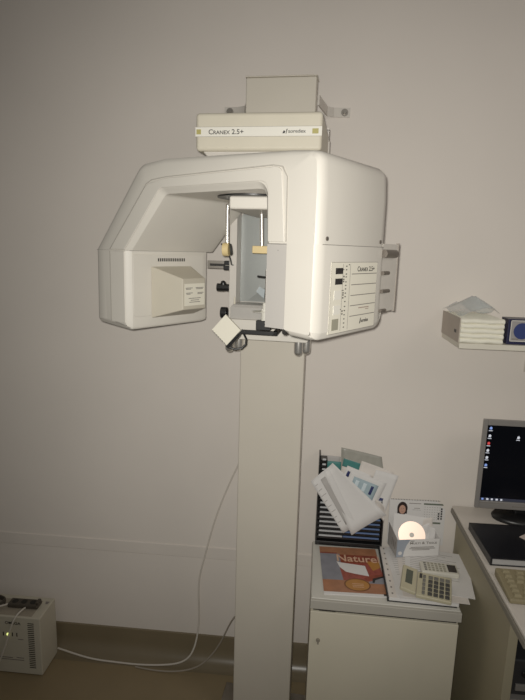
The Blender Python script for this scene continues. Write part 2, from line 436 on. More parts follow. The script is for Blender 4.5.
b = B('dark_gap'); b.cyl((-.064, .004, 1.489), (-.064, .012, 1.489), .005, seg=14); b.build('screw', ch, FA)
# rear plate and studs
b = B('bracket'); b.box(.004, .008, .275, .356, 1.515, 1.669); b.m('column_side_shade'); b.box(.003, .009, .356, .3615, 1.512, 1.672)
rp = P(b, 'rear_plate', FA)
for v, z, r in ((.335, 1.647, .0095), (.305, 1.604, .0045), (.312, 1.563, .0045), (.300, 1.519, .004)):
    b = B('stud'); b.cyl((.013, .27, z), (.013, v-.004, z), r); b.cyl((.013, v-.004, z), (.013, v, z), r, r*.6); b.build('stud', rp, FA)

# patient carriage in front of the column
b = B('shell_dull'); b.box(-.357, -.336, 1.475, 1.579, 1.45, 1.845); b.box(-.160, -.129, 1.475, 1.579, 1.45, 1.845); b.box(-.336, -.160, 1.48, 1.579, 1.777, 1.845); b.box(-.336, -.160, 1.53, 1.579, 1.45, 1.777)
car = P(b, 'carriage', bevel=.002)
b = B('shell'); lp = fillet([(-.349, 1.401, .006, 0), (-.122, 1.401, .006, 0), (-.122, 1.456, .002, 0), (-.349, 1.456, .002, 0)], 4)
b.prism([(x, z) for x, z, _ in lp], lambda x, z: (x, 1.425, z), lambda x, z: (x, 1.578, z)); b.build('chin_ledge', car, FB, bevel=.003)
b = B('clear_grey'); b.loft([[(-.342,1.435,1.456),(-.165,1.435,1.456),(-.165,1.52,1.456),(-.342,1.52,1.456)], [(-.342,1.435,1.488),(-.165,1.435,1.488),(-.165,1.52,1.488),(-.342,1.52,1.488)], [(-.336,1.442,1.496),(-.171,1.442,1.496),(-.171,1.52,1.496),(-.336,1.52,1.496)]])
b.build('chin_tray', car, FB, bevel=.001)
b = B('mirror'); b.poly([(-.3355, 1.527, 1.497), (-.1605, 1.527, 1.497), (-.1605, 1.527, 1.776), (-.306, 1.527, 1.776), (-.3355, 1.527, 1.74)], (0,1,0), .003)
b.build('mirror', car, FB)
b = B('mirror'); b.poly([(-.312, 1.5255, 1.500), (-.225, 1.515, 1.500), (-.225, 1.5262, 1.56), (-.27, 1.5262, 1.535)], (0,1,0), .0006); b.build('face_shield', car, FB)
b = B('cream'); b.cyl((-.334, 1.45, 1.495), (-.334, 1.45, 1.516), .0028, .002, seg=10); b.build('peg', car, FB)
b = B('black_plastic'); b.box(-.336, -.321, 1.50, 1.527, 1.748, 1.764); b.build('latch', car, FB, bevel=.003)
for x in (-.338, -.142):
    b = B('chrome')
    b.capsule((x-.006, 1.440, 1.372), (x-.006, 1.440, 1.415), .0125); b.capsule((x+.012, 1.480, 1.370), (x+.012, 1.480, 1.415), .0125)
    b.build('grip', car, FB)
# left side fittings
b = B('steel'); b.box(-.425, -.357, 1.49, 1.502, 1.591, 1.613); b.m('dark_gap'); b.box(-.418, -.372, 1.4892, 1.4902, 1.598, 1.605); b.build('side_rail', car, FB, bevel=.0015)
b = B('black_plastic'); b.box(-.376, -.357, 1.480, 1.503, 1.588, 1.600); b.box(-.374, -.357, 1.480, 1.503, 1.602, 1.614); b.build('rail_clamp', car, FB, bevel=.002)
b = B('black_plastic'); b.cyl((-.398, 1.50, 1.537), (-.378, 1.50, 1.537), .0115); b.cyl((-.378, 1.50, 1.537), (-.357, 1.50, 1.537), .0105); b.capsule((-.38, 1.50, 1.534), (-.38, 1.50, 1.549), .008); b.build('knob', car, FB)
b = B('black_plastic'); b.cyl((-.386, 1.50, 1.464), (-.366, 1.50, 1.464), .0165, .0165); b.cyl((-.366, 1.50, 1.464), (-.35, 1.50, 1.464), .008); b.build('knob', car, FB, bevel=.003)
# temple supports
b = B('shell'); b.box(-.286, -.17, 1.17, 1.49, 1.734, 1.7622); ts = P(b, 'temple_support', bevel=.005)
b = B('chrome'); b.tube([(-.280, 1.325, 1.757), (-.322, 1.325, 1.757), (-.3275, 1.325, 1.753), (-.3275, 1.325, 1.74), (-.3265, 1.325, 1.655)], .0055); b.build('support_rod', ts, FB)
b = B('tan_pad'); b.cyl((-.334, 1.312, 1.646), (-.3185, 1.312, 1.646), .0165, seg=28); b.m('key_dark'); b.cyl((-.3185, 1.316, 1.646), (-.312, 1.318, 1.647), .0165, .013, seg=24)
b.m('black_plastic'); b.tube([(-.330, 1.325, 1.655), (-.338, 1.322, 1.657), (-.342, 1.32, 1.660)], .002); b.tube([(-.322, 1.33, 1.63), (-.323, 1.35, 1.618), (-.333, 1.40, 1.607), (-.338, 1.44, 1.604)], .0022); b.build('temple_pad', ts, FB, bevel=.0015)
b = B('chrome'); b.cyl((-.241, 1.325, 1.742), (-.2385, 1.325, 1.657), .0048); b.build('support_rod', ts, FB)
b = B('tan_pad'); b.box(-.261, -.205, 1.316, 1.336, 1.6385, 1.657); b.build('temple_pad', ts, FB, bevel=.002)
# bite support
b = B('black_plastic'); b.box(-.28, -.188, 1.295, 1.307, 1.4365, 1.4475); b.box(-.2, -.188, 1.295, 1.43, 1.4365, 1.4475)
b.box(-.242, -.205, 1.29, 1.312, 1.4495, 1.474)
b.box(-.0045, .0045, -.006, .006, -.052, 0, Matrix.Translation((-.276, 1.301, 1.446)) @ Matrix.Rotation(rad(42), 4, 'Y'))
bs = P(b, 'bite_support', bevel=.002)
b = B('milky'); b.cyl((-.2225, 1.301, 1.474), (-.2225, 1.301, 1.503), .0085); b.cyl((-.232, 1.301, 1.4955), (-.232, 1.301, 1.4965), .021, seg=28); b.cyl((-.2225, 1.301, 1.503), (-.2225, 1.301, 1.518), .005)
b.build('bite_post', bs, FB)
b = B('steel'); b.cyl((-.2205, 1.301, 1.518), (-.2205, 1.301, 1.60), .0022, seg=12); b.m('black_plastic'); b.cyl((-.243, 1.301, 1.583), (-.222, 1.301, 1.581), .0026, seg=10); b.build('bite_rod', bs, FB)
b = B('film'); b.poly([(-.246, 1.305, 1.545), (-.226, 1.305, 1.528), (-.224, 1.305, 1.55), (-.238, 1.305, 1.558)], (0,1,0), .002); b.build('bite_block', bs, FB)
Rcard = Matrix.Translation((-.312, 1.272, 1.449)) @ Matrix.Rotation(rad(41), 4, 'Y') @ Matrix.Rotation(rad(-10), 4, 'Z')
b = B('label_face'); b.box(-.0275, .0275, -.004, .004, -.0265, .0265, Rcard); b.m('ink')
for k in range(7): b.box(-.025+k*.0072, -.0215+k*.0072, -.0045, -.0038, -.0268, -.0255, Rcard)
b.m('black_plastic'); b.box(.0275, .036, -.003, .004, -.030, .016, Rcard)
b.build('chin_cushion', bs, FB, bevel=.001)
b = B('black_plastic'); b.tube([(-.274, 1.30, 1.437), (-.266, 1.295, 1.425), (-.266, 1.29, 1.412), (-.276, 1.285, 1.402), (-.292, 1.283, 1.399), (-.306, 1.28, 1.404)], .0028); b.build('cord_loop', bs, FB)

# ------------------------------------------------------------------ cords
def cord(name, pts, r, m, label):
    cu = bpy.data.curves.new(name, 'CURVE'); cu.dimensions = '3D'; cu.bevel_depth = r; cu.bevel_resolution = 3; cu.use_fill_caps = True
    s = cu.splines.new('NURBS'); s.points.add(len(pts)-1); s.use_endpoint_u = True; s.order_u = 4
    o0 = Vector(pts[0])
    for q, p in zip(s.points, pts): q.co = (*(Vector(p)-o0), 1)
    cu.materials.append(MATS[m])
    o = bpy.data.objects.new(name, cu); C.objects.link(o); o.location = o0; o = to_mesh(o); tag(o, label, 'cable')
    return o
cord('cable', [(-.13, 1.78, .98), (-.20, D-.008, .93), (-.245, D-.006, .83), (-.285, D-.006, .73), (-.328, D-.007, .60), (-.358, D-.008, .46), (-.385, D-.012, .36), (-.375, D-.012, .22), (-.38, D-.014, .13), (-.40, 1.81, .03), (-.50, 1.805, .006), (-.62, 1.795, .005), (-.72, 1.80, .005), (-.82, 1.80, .006), (-.93, 1.81, .03), (-.953, 1.815, .03)], .0034, 'cable_white', 'long white cable hanging from behind the column down to the floor and across')
cord('cable', [(-.16, 1.74, .36), (-.20, 1.74, .33), (-.24, 1.76, .27), (-.27, 1.79, .16), (-.33, 1.80, .05), (-.40, 1.78, .008), (-.52, 1.77, .005), (-.62, 1.785, .005)], .003, 'cable_grey', 'short greyish cable drooping to the floor from low behind the column')

# ------------------------------------------------------------------ power supply box at the left
ups = thing('power_supply', 'beige power supply box with vent slots on the floor at lower left', 'power supply', T(-1.12, 1.77, 0))
b = B('ups'); b.box(-1.29, -.959, 1.70, 1.825, .004, .25); uc = b.build('case', ups, I4, bevel=.004)
b = B('ups_top'); b.box(-1.27, -.995, 1.708, 1.80, .2495, .2515); b.build('top_panel', ups, I4, bevel=.001)
b = B('dark_gap')
for k in range(24): b.box(-1.009+.0008*(k % 2), -.984, 1.6992, 1.7005, .034+k*.0083, .0375+k*.0083)
b.build('vent_grille', ups, I4)
lettering('OMEGA', ups, I4, (-1.098, 1.699, .218), (1,0,0), (0,0,1), .0165, 'ink', width=.062)
b = B('ink'); 
b.bm.free()
for x in (-1.125, -1.107, -1.071, -1.053):
    b = B('ink'); b.box(x-.002, x+.002, 1.699, 1.7003, .166, .182); b.build('indicator', ups, I4)
for x0, x1, z in ((-1.13,-1.075,.072),(-1.13,-1.03,.064),(-1.06,-1.03,.074),(-1.05,-1.028,.155)):
    b = B('ink_soft'); b.box(x0, x1, 1.699, 1.7003, z-.0015, z+.0015); b.build('printed_line', ups, I4)
b = B('led_on'); b.cyl((-1.089, 1.7003, .174), (-1.089, 1.697, .174), .0042, seg=14); b.build('indicator_light', ups, I4)
b = B('ink_soft'); b.poly([(-.985, 1.80, .2502), (-.968, 1.80, .2502), (-.972, 1.785, .2502), (-.98, 1.785, .2502)], (0,0,1), .0004); b.build('warning_sticker', ups, I4)
ps = thing('power_strip', 'dark grey power strip lying on top of the beige power supply box', 'power strip', T(-1.05, 1.765, .2516, 1))
b = B('ups_dark'); b.box(-.063, .058, -.02, .02, 0, .017); b.box(.046, .06, -.014, .014, .017, .027); b.build('body', ps, bevel=.004)
b = B('dark_gap')
for k in range(3): b.cyl((-.04+k*.036, 0, .0165), (-.04+k*.036, 0, .0176), .012, seg=20)
b.build('socket', ps)
pts = []
for k in range(38):
    a = k/37*4.6*PI; pts.append((-1.168+.034*math.cos(a)+.004*math.sin(k*2.3), 1.762+.022*math.sin(a), .2555+.004*(k/9)))
cord('cable_coil', pts, .0035, 'ups_dark', 'dark coiled cable bundle on top of the power supply box at frame edge')
cord('cable', [(-1.04, 1.745, .258), (-1.045, 1.72, .262), (-1.052, 1.698, .256), (-1.065, 1.689, .225), (-1.085, 1.688, .16), (-1.11, 1.687, .09), (-1.135, 1.686, .03), (-1.16, 1.685, .006), (-1.24, 1.68, .005)], .0030, 'cable_white', 'thin white cable hanging down across the front of the power supply box')
cord('cable', [(-1.20, 1.735, .256), (-1.155, 1.725, .262), (-1.118, 1.735, .268), (-1.10, 1.765, .262), (-1.118, 1.785, .256)], .0030, 'cable_white', 'short pale cable looping on top of the power supply box at frame edge')

# ------------------------------------------------------------------ white cabinet
CA = -1.0
cab = thing('cabinet', 'low white one-door cabinet beside the column, papers piled on top', 'cabinet', T(.048, 1.490, 0, CA))
FC = T(.048, 1.490, 0, CA)
b = B('cabinet'); b.box(.002, .455, .018, .33, .004, .550); b.build('carcass', cab, FC, bevel=.001)
b = B('cabinet_edge'); b.box(0, .459, -.004, .334, .5505, .5805); b.m('cabinet_top'); b.box(.003, .456, .004, .335, .5805, .584)
b.build('worktop', cab, FC, bevel=.005)
b = B('dark_gap'); b.box(.01, .448, .008, .018, .539, .550); b.box(.028, .08, .003, .012, .541, .5495); b.build('gap_strip', cab, FC)
b = B('cabinet'); b.box(.002, .453, 0, .017, .008, .5385); dr = b.build('door', cab, FC, bevel=.0015)
b = B('lock_metal'); b.cyl((.030, 0, .440), (.030, -.005, .440), .0065, seg=18); b.box(.0275, .0325, -.010, -.004, .430, .450); b.build('lock', dr, FC, bevel=.001)

# magazine
FM = T(.090, 1.512, .5843, 2.2)
mg = thing('magazine', 'orange and red food magazine lying at the left of the cabinet top', 'magazine', FM)
mw, mh = .203, .272
def mp(fx, fy): return (fx*mw, (1-fy)*mh)
b = B('paper'); b.box(0, mw, 0, mh, 0, .0036); b.build('pages', mg, bevel=.0008)
b = B('mag_orange'); zc = .0037
def mrect(x0, x1, y0, y1, lv):
    a = mp(x0, y1); c = mp(x1, y0); b.box(a[0], c[0], a[1], c[1], zc, zc+.0001*(lv+1))
mrect(0, 1, 0, .96, 0)
b.m('mag_rust'); mrect(.22, 1, .17, .4, 1); mrect(.0, .3, .13, .17, 1)
b.m('mag_blue'); mrect(0, .34, .16, .72, 2); mrect(.75, 1, .56, .76, 2)
b.m('mag_red'); b.poly([(*mp(x, y), zc+.0003) for x, y in ((.3,.36),(1,.34),(1,.6),(.78,.72),(.34,.72))], (0,0,1), .0001)
b.m('mag_gold'); b.poly([(*mp(x, y), zc+.0004) for x, y in ((.78,.3),(1,.3),(1,.42),(.86,.5))], (0,0,1), .0001)
b.m('paper'); mrect(0, 1, .955, 1, 1)
b.m('mag_rust'); b.poly([(*mp(x, y), zc+.0004) for x, y in ((.68,.66),(.8,.6),(1,.56),(1,.6),(.82,.68),(.72,.72))], (0,0,1), .0001)
b.m('ink'); b.poly([(*mp(x, y), zc+.0005) for x, y in ((.80,.74),(.82,.66),(1,.60),(1,.63),(.86,.69),(.83,.75))], (0,0,1), .0001)
b.m('mag_gold_dark'); b.disc((*mp(.55, .80), zc+.0004), (1,0,0), (0,1,0), .043, .034, 40, .0001)
b.m('mag_gold'); b.disc((*mp(.55, .80), zc+.0005), (1,0,0), (0,1,0), .038, .029, 40, .0001)
b.m('ink'); mrect(.93, .98, .95, .98, 3)
b.m('mag_title'); 
for y in (.78, .81, .84): mrect(.47, .65, y, y+.008, 6)
b.build('cover', mg)
lettering('Naturel', mg, FM, (*mp(.27, .32), zc+.0007), (1,0,0), (0,1,0), .056, 'mag_title', width=.148, extr=.0001)
b = B('paper'); pts = [mp(*p) for p in ((.27,.34),(.33,.36),(.74,.41),(.77,.62),(.55,.585),(.40,.55),(.31,.46))]
b.prism(pts, lambda x, y: (x, y, .0048), lambda x, y: (x, y, .0053)); o = b.build('paper_slip', None, FM); tag(o, 'small torn white paper slip lying on the orange magazine', 'paper')

# document rack against the wall
FR = T(0, 0, 0)
rk = thing('document_rack', 'black rack with rows of white and blue strips, papers stuffed into its top', 'rack', T(.185, 1.828, .5845))
b = B('black_plastic'); rx0, rx1 = .064, .306
b.box(rx0, rx0+.006, 1.798, 1.853, .586, .934); b.box(rx1-.006, rx1, 1.798, 1.853, .586, .735); b.box(rx0, rx1, 1.848, 1.853, .586, .80); b.box(rx0, rx1, 1.796, 1.853, .586, .603)
b.build('frame', rk, I4, bevel=.002)
for k in range(17):
    z = .616+k*.0184
    x1 = rx1-.008 if z < .78 else rx0+.03
    b = B('black_plastic'); b.box(rx0+.0065, x1, 1.805, 1.847, z-.006, z+.004)
    b.m('spine_white'); b.box(rx0+.012, rx0+.012+(.085 if k < 9 else .012), 1.8015, 1.806, z+.004, z+.0088)
    if z < .78: b.m('spine_blue' if k < 5 else 'spine_white'); b.box(rx0+.1, x1-.004, 1.8018, 1.806, z+.0045, z+.0088)
    b.build('slot_strip', rk, I4)
def sheet(name, label, cat, corners, m, bend=.004, extra=None, solid=.0006, n=8):
    a, c, d, e = [Vector(p) for p in corners]   # TL TR BR BL
    nrm = (c-a).cross(e-a).normalized()
    def fn(u, v):
        p = (a*(1-u)+c*u)*(1-v)+(e*(1-u)+d*u)*v
        return p + nrm*bend*math.sin(PI*u)*(1 if v < .5 else 1) + nrm*bend*.6*math.sin(PI*v)
    bb = B(m); bb.sheet(fn, n, n)
    ctr = (a+c+d+e)/4
    root = bb.build(name, None, I4, solid=solid); tag(root, label, cat)
    if extra:
        for nm, mm, (u0, u1, v0, v1), off in extra:
            e2 = B(mm); e2.sheet(lambda u, v: Vector(fn(u0+(u1-u0)*u, v0+(v1-v0)*v)) - nrm*off*(-1 if nrm.y < 0 else 1)*1.0, 6, 6); e2.build(nm, root, I4, solid=.0002)
    return root
sheet('plastic_sleeve', 'grey translucent plastic sleeve sticking out highest from the black rack', 'sleeve', [(0.142, 1.835, 0.954), (0.288, 1.835, 0.927), (0.306, 1.83, 0.832), (0.146, 1.83, 0.852)], 'sleeve', .004)
sheet('leaflet', 'teal leaflet at the upper left corner inside the black rack', 'leaflet', [(0.076, 1.838, 0.897), (0.146, 1.838, 0.897), (0.146, 1.835, 0.822), (0.076, 1.835, 0.822)], 'teal', .002)
sheet('leaflet', 'dull silver leaflet edge along the top left of the black rack', 'leaflet', [(0.078, 1.845, 0.917), (0.143, 1.845, 0.914), (0.143, 1.843, 0.842), (0.078, 1.843, 0.842)], 'paper_grey', .001)
sheet('brochure', 'teal and cream brochure upright behind the white leaflets in the rack', 'brochure', [(0.152, 1.826, 0.917), (0.268, 1.826, 0.884), (0.256, 1.822, 0.772), (0.136, 1.822, 0.802)], 'paper_warm', .003, [('teal_panel', 'teal', (.0, .68, 0, .26), .001)])
sheet('envelope', 'pinkish white envelope leaning right behind the leaflets in the rack', 'envelope', [(0.216, 1.818, 0.914), (0.331, 1.818, 0.877), (0.324, 1.815, 0.832), (0.206, 1.815, 0.872)], 'paper_warm', .003)
sheet('paper_sheet', 'white sheet tilted out to the far right of the black rack', 'paper', [(0.268, 1.81, 0.887), (0.348, 1.81, 0.869), (0.306, 1.805, 0.717), (0.221, 1.805, 0.732)], 'paper', .003, [('blue_mark', 'navy', (.45, .75, .62, .82), .001)])
sheet('leaflet', 'white leaflet with a dark blue logo in front of the teal brochure', 'leaflet', [(.165, 1.80, 0.900), (.25, 1.80, 0.868), (.20, 1.795, 0.738), (.115, 1.795, 0.768)], 'paper', .003, [('blue_mark', 'navy', (.10, .34, .12, .28), .001)])
sheet('leaflet', 'white leaflet with a pale blue panel of three white figures', 'leaflet', [(.178, 1.790, 0.890), (.305, 1.790, 0.846), (.262, 1.782, 0.733), (.145, 1.782, 0.778)], 'paper', .002,
      [('blue_panel', 'light_blue', (.14, .84, .16, .92), .001), ('figure', 'figure_white', (.22, .32, .24, .50), .0018), ('figure', 'figure_white', (.44, .54, .24, .52), .0018), ('figure', 'navy', (.66, .74, .24, .52), .0018), ('printed_line', 'figure_white', (.22, .78, .66, .69), .0018), ('printed_line', 'figure_white', (.22, .70, .76, .79), .0018)])
# big folded sheet in front : two leaves sharing a fold
sheet('paper_sheet', 'large white printed sheet with a grey band draped slanting over the rack', 'paper', [(.036, 1.764, .847), (.096, 1.770, .903), (.209, 1.764, .687), (.160, 1.758, .661)], 'paper', .002,
      [('grey_band', 'paper_grey', (.42, .68, .08, .9), .001)] + [('printed_line', 'paper_grey', (.08, .22+.06*((k*7) % 3), .1+k*.1, .113+k*.1), .001) for k in range(8)])
sheet('paper_sheet', 'large blank white sheet folded slanting down across the front of the rack', 'paper', [(.110, 1.772, .918), (.308, 1.764, .740), (.190, 1.752, .659), (.084, 1.764, .885)], 'paper', .010)
sheet('paper_sheet', 'small curled white sheet corner hanging at the lower right of the rack', 'paper', [(.268, 1.780, .79), (.302, 1.772, .764), (.305, 1.785, .70), (.268, 1.788, .735)], 'paper_warm', .006)

# ------------------------------------------------------------------ papers, binder, box, calendar and calculators
bd = thing('binder', 'dark-backed binder with a punched white strip, lying between magazine and papers', 'binder', T(.305, 1.65, .5843, -3))
FBn = T(.297, 1.504, .5843, -1.5)
b = B('black_plastic'); b.box(-.012, .20, 0, .30, 0, .002); b.box(-.012, -.008, 0, .30, 0, .014); b.build('cover', bd, FBn, bevel=.0008)
b = B('paper'); b.box(-.006, .205, .003, .297, .0022, .012); b.build('pages', bd, FBn, bevel=.001)
b = B('paper_warm'); b.box(-.005, .018, .004, .296, .012, .0134); b.m('ink_soft')
for k in range(9): b.box(.004, .009, .02+k*.032, .028+k*.032, .0134, .0137)
b.build('punched_strip', bd, FBn)
def flat_sheet(label, x, y, z, w, h, rz, lines=0, m='paper'):
    b = B(m); f = T(x, y, z, rz)
    b.box(0, w, 0, h, 0, .0009)
    b.m('paper_grey')
    for k in range(lines):
        b.box(w*.08, w*(.5+.4*((k*37) % 10)/10), h*(.94-k*.045), h*(.94-k*.045)+.003, .0009, .0011)
    return tag(b.build('paper_sheet', None, f), label, 'paper')
flat_sheet('printed white sheet lowest in the fan, its corner poking out front right', .325, 1.505, .5970, .20, .28, 3, 12)
flat_sheet('printed white sheet in the middle of the paper fan, under the beige calculator', .335, 1.515, .5984, .20, .29, -4, 14, 'paper_warm')
flat_sheet('topmost printed white sheet of the fan, its corner jutting out furthest right', .350, 1.560, .5998, .21, .25, -9, 16)
ZP = .6010
# calculators
def calculator(label, fr, w, h, body, hinge, rows, cols, t, dark):
    c = thing('calculator', label, 'calculator', fr)
    b = B(body); b.box(0, w, 0, h, 0, t); b.build('body', c, bevel=.004)
    return c
FK = T(.342, 1.516, ZP+.004, -14) @ Matrix.Rotation(rad(4), 4, 'X')
kc = thing('calculator', 'beige hinged desk calculator with dark keys on the fanned papers', 'calculator', FK)
b = B('calc_body'); b.box(.030, .135, -.005, .112, 0, .012); b.build('body', kc, bevel=.003)
FKd = FK @ Matrix.Translation((.030, 0, .010)) @ Matrix.Rotation(rad(12), 4, 'Y') @ Matrix.Translation((-.050, 0, 0))
b = B('calc_body'); b.box(0, .048, -.005, .112, -.004, .008); dp = b.build('display_lid', kc, FKd, bevel=.003)
b = B('lcd'); b.box(.012, .034, .026, .094, .0078, .0086); b.build('display', dp, FKd, bevel=.0005)
b = B('black_plastic'); b.box(.036, .045, .080, .104, .012, .0126); b.build('solar_cell', kc, FK)
for r in range(5):
    for k in range(5):
        x0 = .047+k*.0172; y0 = .003+r*.0198
        b = B('key_grey' if (k == 0 or r == 4) else 'key_dark'); b.box(x0, x0+(.0135 if k else .009), y0, y0+.0150, .0118, .0155); b.build('key', kc, FK, bevel=.0015)
FS = T(.413, 1.628, ZP+.0005, -3) 
sc_ = thing('calculator', 'slim off-white calculator behind the beige one, next to the white box', 'calculator', FS)
b = B('calc_white'); b.box(0, .122, 0, .062, 0, .018); b.build('body', sc_, FS, bevel=.006)
b = B('lcd_dark'); b.box(.088, .116, .010, .052, .0178, .0186); b.build('display', sc_, FS, bevel=.0005)
for r in range(4):
    for k in range(6):
        b = B('key_light' if k else 'key_grey'); x0 = .012+k*.0122; y0 = .008+r*.0125; b.box(x0, x0+.008, y0, y0+.0075, .0178, .0198); b.build('key', sc_, FS, bevel=.001)
# white card box
FX = T(.346, 1.728, ZP, 11)
bx = thing('card_box', 'open white cardboard box with grey swoosh holding a disc and envelopes', 'box', FX)
bw, bh, bdp = .156, .066, .090
b = B('paper'); b.box(0, bw, 0, .0015, 0, bh); b.box(0, bw, bdp-.0015, bdp, 0, bh+.012); b.box(0, bw, 0, bdp, 0, .0015)
b.loft([[(bw-.0015,0,0),(bw,0,0),(bw,0,bh),(bw-.0015,0,bh)], [(bw-.0015,bdp,0),(bw,bdp,0),(bw,bdp,bh+.012),(bw-.0015,bdp,bh+.012)]])
b.m('paper_grey'); b.loft([[(0,0,0),(.0015,0,0),(.0015,0,bh),(0,0,bh)], [(0,bdp,0),(.0015,bdp,0),(.0015,bdp,bh+.02),(0,bdp,bh+.02)]])
b.build('carton', bx, FX)
b = B('swoosh'); sw = [(0, 0), (.024, 0), (.027, .02), (.035, .045), (.048, bh), (0, bh)]
b.prism(sw, lambda x, z: (x, -.0003, z), lambda x, z: (x, 0, z)); b.m('paper'); b.disc((.013, -.0004, .015), (1,0,0), (0,0,1), .007, .007, 20, .0001)
b.build('swoosh', bx, FX)
b = B('ink_soft')
for k in range(3): b.box(-.0004, 0, .014+k*.015, .020+k*.015, .022, .05)
b.build('side_slots', bx, FX)
lettering('Multi & Tissue', bx, FX, (.046, -.0005, .048), (1,0,0), (0,0,1), .0125, 'ink_soft', caps=True, width=.098)
b = B('ink_soft')
for x0, x1, z in ((.048,.062,.060),(.05,.135,.036),(.046,.14,.031),(.055,.12,.026)): b.box(x0, x1, -.0004, 0, z-.0012, z+.0012)
b.build('printed_line', bx, FX)
# disc in a paper sleeve leaning back so that its face looks at the room
FD = T(.338, 1.774, ZP+.003, -9) @ Matrix.Rotation(rad(-28), 4, 'X')
b = B('paper')
hole = [(.062+.050*math.cos(2*PI*k/40), .066+.050*math.sin(2*PI*k/40)) for k in range(40)]
b.box(0, .125, .0015, .0022, 0, .125); o = tag(b.build('disc_sleeve', None, FD), 'square white paper sleeve standing in the open cardboard box', 'sleeve')
b = B('disc'); b.disc((.066, .0006, .058), (1,0,0), (0,0,1), .047, .047, 56, .0005); 
b.m('milky'); b.disc((.066, .0, .058), (1,0,0), (0,0,1), .0085, .0085, 28, .0003)
o = tag(b.build('compact_disc', None, FD), 'shiny compact disc glaring in the light, in the white paper sleeve', 'disc')
sheet('envelope', 'folded white envelope leaning behind at right inside the cardboard box', 'envelope', [(.447, 1.803, .712), (.478, 1.805, .722), (.484, 1.802, .64), (.44, 1.800, .64)], 'paper_warm', .002)
sheet('envelope', 'pale creased envelope at the right end inside the cardboard box', 'envelope', [(.458, 1.790, .700), (.490, 1.792, .684), (.487, 1.782, .63), (.453, 1.780, .63)], 'paper', .003)
# desk calendar
FCal = T(.332, 1.848, ZP-.015, 2) @ Matrix.Rotation(rad(-2), 4, 'X')
cl = thing('desk_calendar', 'white desk calendar with a photo of a dark-haired woman, behind the box', 'calendar', FCal)
b = B('paper'); b.box(0, .205, 0, .004, 0, .172); b.build('page', cl, FCal, bevel=.001)
b = B('dark_gap')
for k in range(34): b.box(.006+k*.0058, .0085+k*.0058, -.0004, 0, .171, .175)
b.build('binding_holes', cl, FCal)
b = B('hair'); b.disc((.048, -.0003, .138), (1,0,0), (0,0,1), .019, .026, 32, .0002); b.box(.030, .066, -.0003, 0, .118, .136)
b.m('skin'); b.disc((.048, -.0006, .134), (1,0,0), (0,0,1), .0115, .017, 32, .0002); b.box(.043, .053, -.0005, 0, .106, .122)
b.m('hair'); b.box(.042, .0455, -.0008, -.0005, .137, .1385); b.box(.0505, .054, -.0008, -.0005, .137, .1385)
b.m('ink_red'); b.box(.0445, .0515, -.0008, -.0005, .1245, .126)
b.m('blouse'); b.poly([(.020,-.0004,.09),(.078,-.0004,.09),(.066,-.0004,.108),(.053,-.0004,.112),(.043,-.0004,.112),(.030,-.0004,.108)], (0,1,0), .0002)
b.build('photo', cl, FCal)
b = B('green_bar'); b.box(.125, .196, -.0004, 0, .156, .1625); b.m('ink_soft'); b.box(.072, .115, -.0003, 0, .158, .1605); b.box(.09, .112, -.0003, 0, .14, .142); b.box(.085, .115, -.0003, 0, .134, .135)
b.m('paper_grey')
for r in range(6):
    for k in range(7): b.box(.128+k*.009, .132+k*.009, -.0003, 0, .146-r*.0095, .1485-r*.0095)
b.m('ink')
for r in range(5): b.box(.188, .194, -.0005, 0, .139-r*.0095, .146-r*.0095); 
for r in range(2, 5): b.box(.178, .184, -.0005, 0, .139-r*.0095, .146-r*.0095)
b.m('green_bar'); b.box(.15, .19, -.0004, 0, .083, .090)
b.build('month_grid', cl, FCal)

# ------------------------------------------------------------------ desk with monitor
dk = thing('desk', 'beige office desk at the right with a monitor on it', 'desk', T(.9, 1.5, 0))
b = B('desk_edge'); b.box(.552, 1.45, 1.17, 1.852, .722, .7405); b.m('desk_top'); b.box(.556, 1.446, 1.174, 1.852, .7405, .750); b.build('worktop', dk, I4, bevel=.003)
b = B('desk_panel'); b.box(.574, .598, 1.305, 1.845, 0.001, .722); b.build('side_panel', dk, I4, bevel=.001)
b = B('desk_panel'); b.box(1.40, 1.424, 1.305, 1.845, 0.001, .722); b.build('side_panel', dk, I4, bevel=.001)
b = B('desk_panel'); b.box(.598, 1.40, 1.80, 1.818, .25, .722); b.build('back_panel', dk, I4)
b = B('silver'); b.box(.598, 1.40, 1.33, 1.78, .42, .436); b.build('lower_shelf', dk, I4, bevel=.001)
tw = thing('computer', 'dark computer case standing on the shelf under the desk', 'computer', T(.72, 1.55, .436))
b = B('tower'); b.box(.612, 1.0, 1.345, 1.76, .4365, .55); b.build('case', tw, I4, bevel=.006)
b = B('silver'); b.box(.625, .99, 1.340, 1.3455, .455, .475); b.m('black_plastic'); b.cyl((.645, 1.34, .51), (.645, 1.336, .51), .01); b.build('front_panel', tw, I4, bevel=.001)
dv = thing('drive_box', 'black flat device at the very bottom right under the desk shelf', 'device', T(.72, 1.5, 0))
b = B('tower'); b.box(.62, 1.0, 1.36, 1.74, .001, .37); b.build('case', dv, I4, bevel=.006)
b = B('silver'); b.box(.632, .98, 1.354, 1.3605, .31, .325); b.box(.632, .98, 1.354, 1.3605, .335, .345); b.build('front_panel', dv, I4)
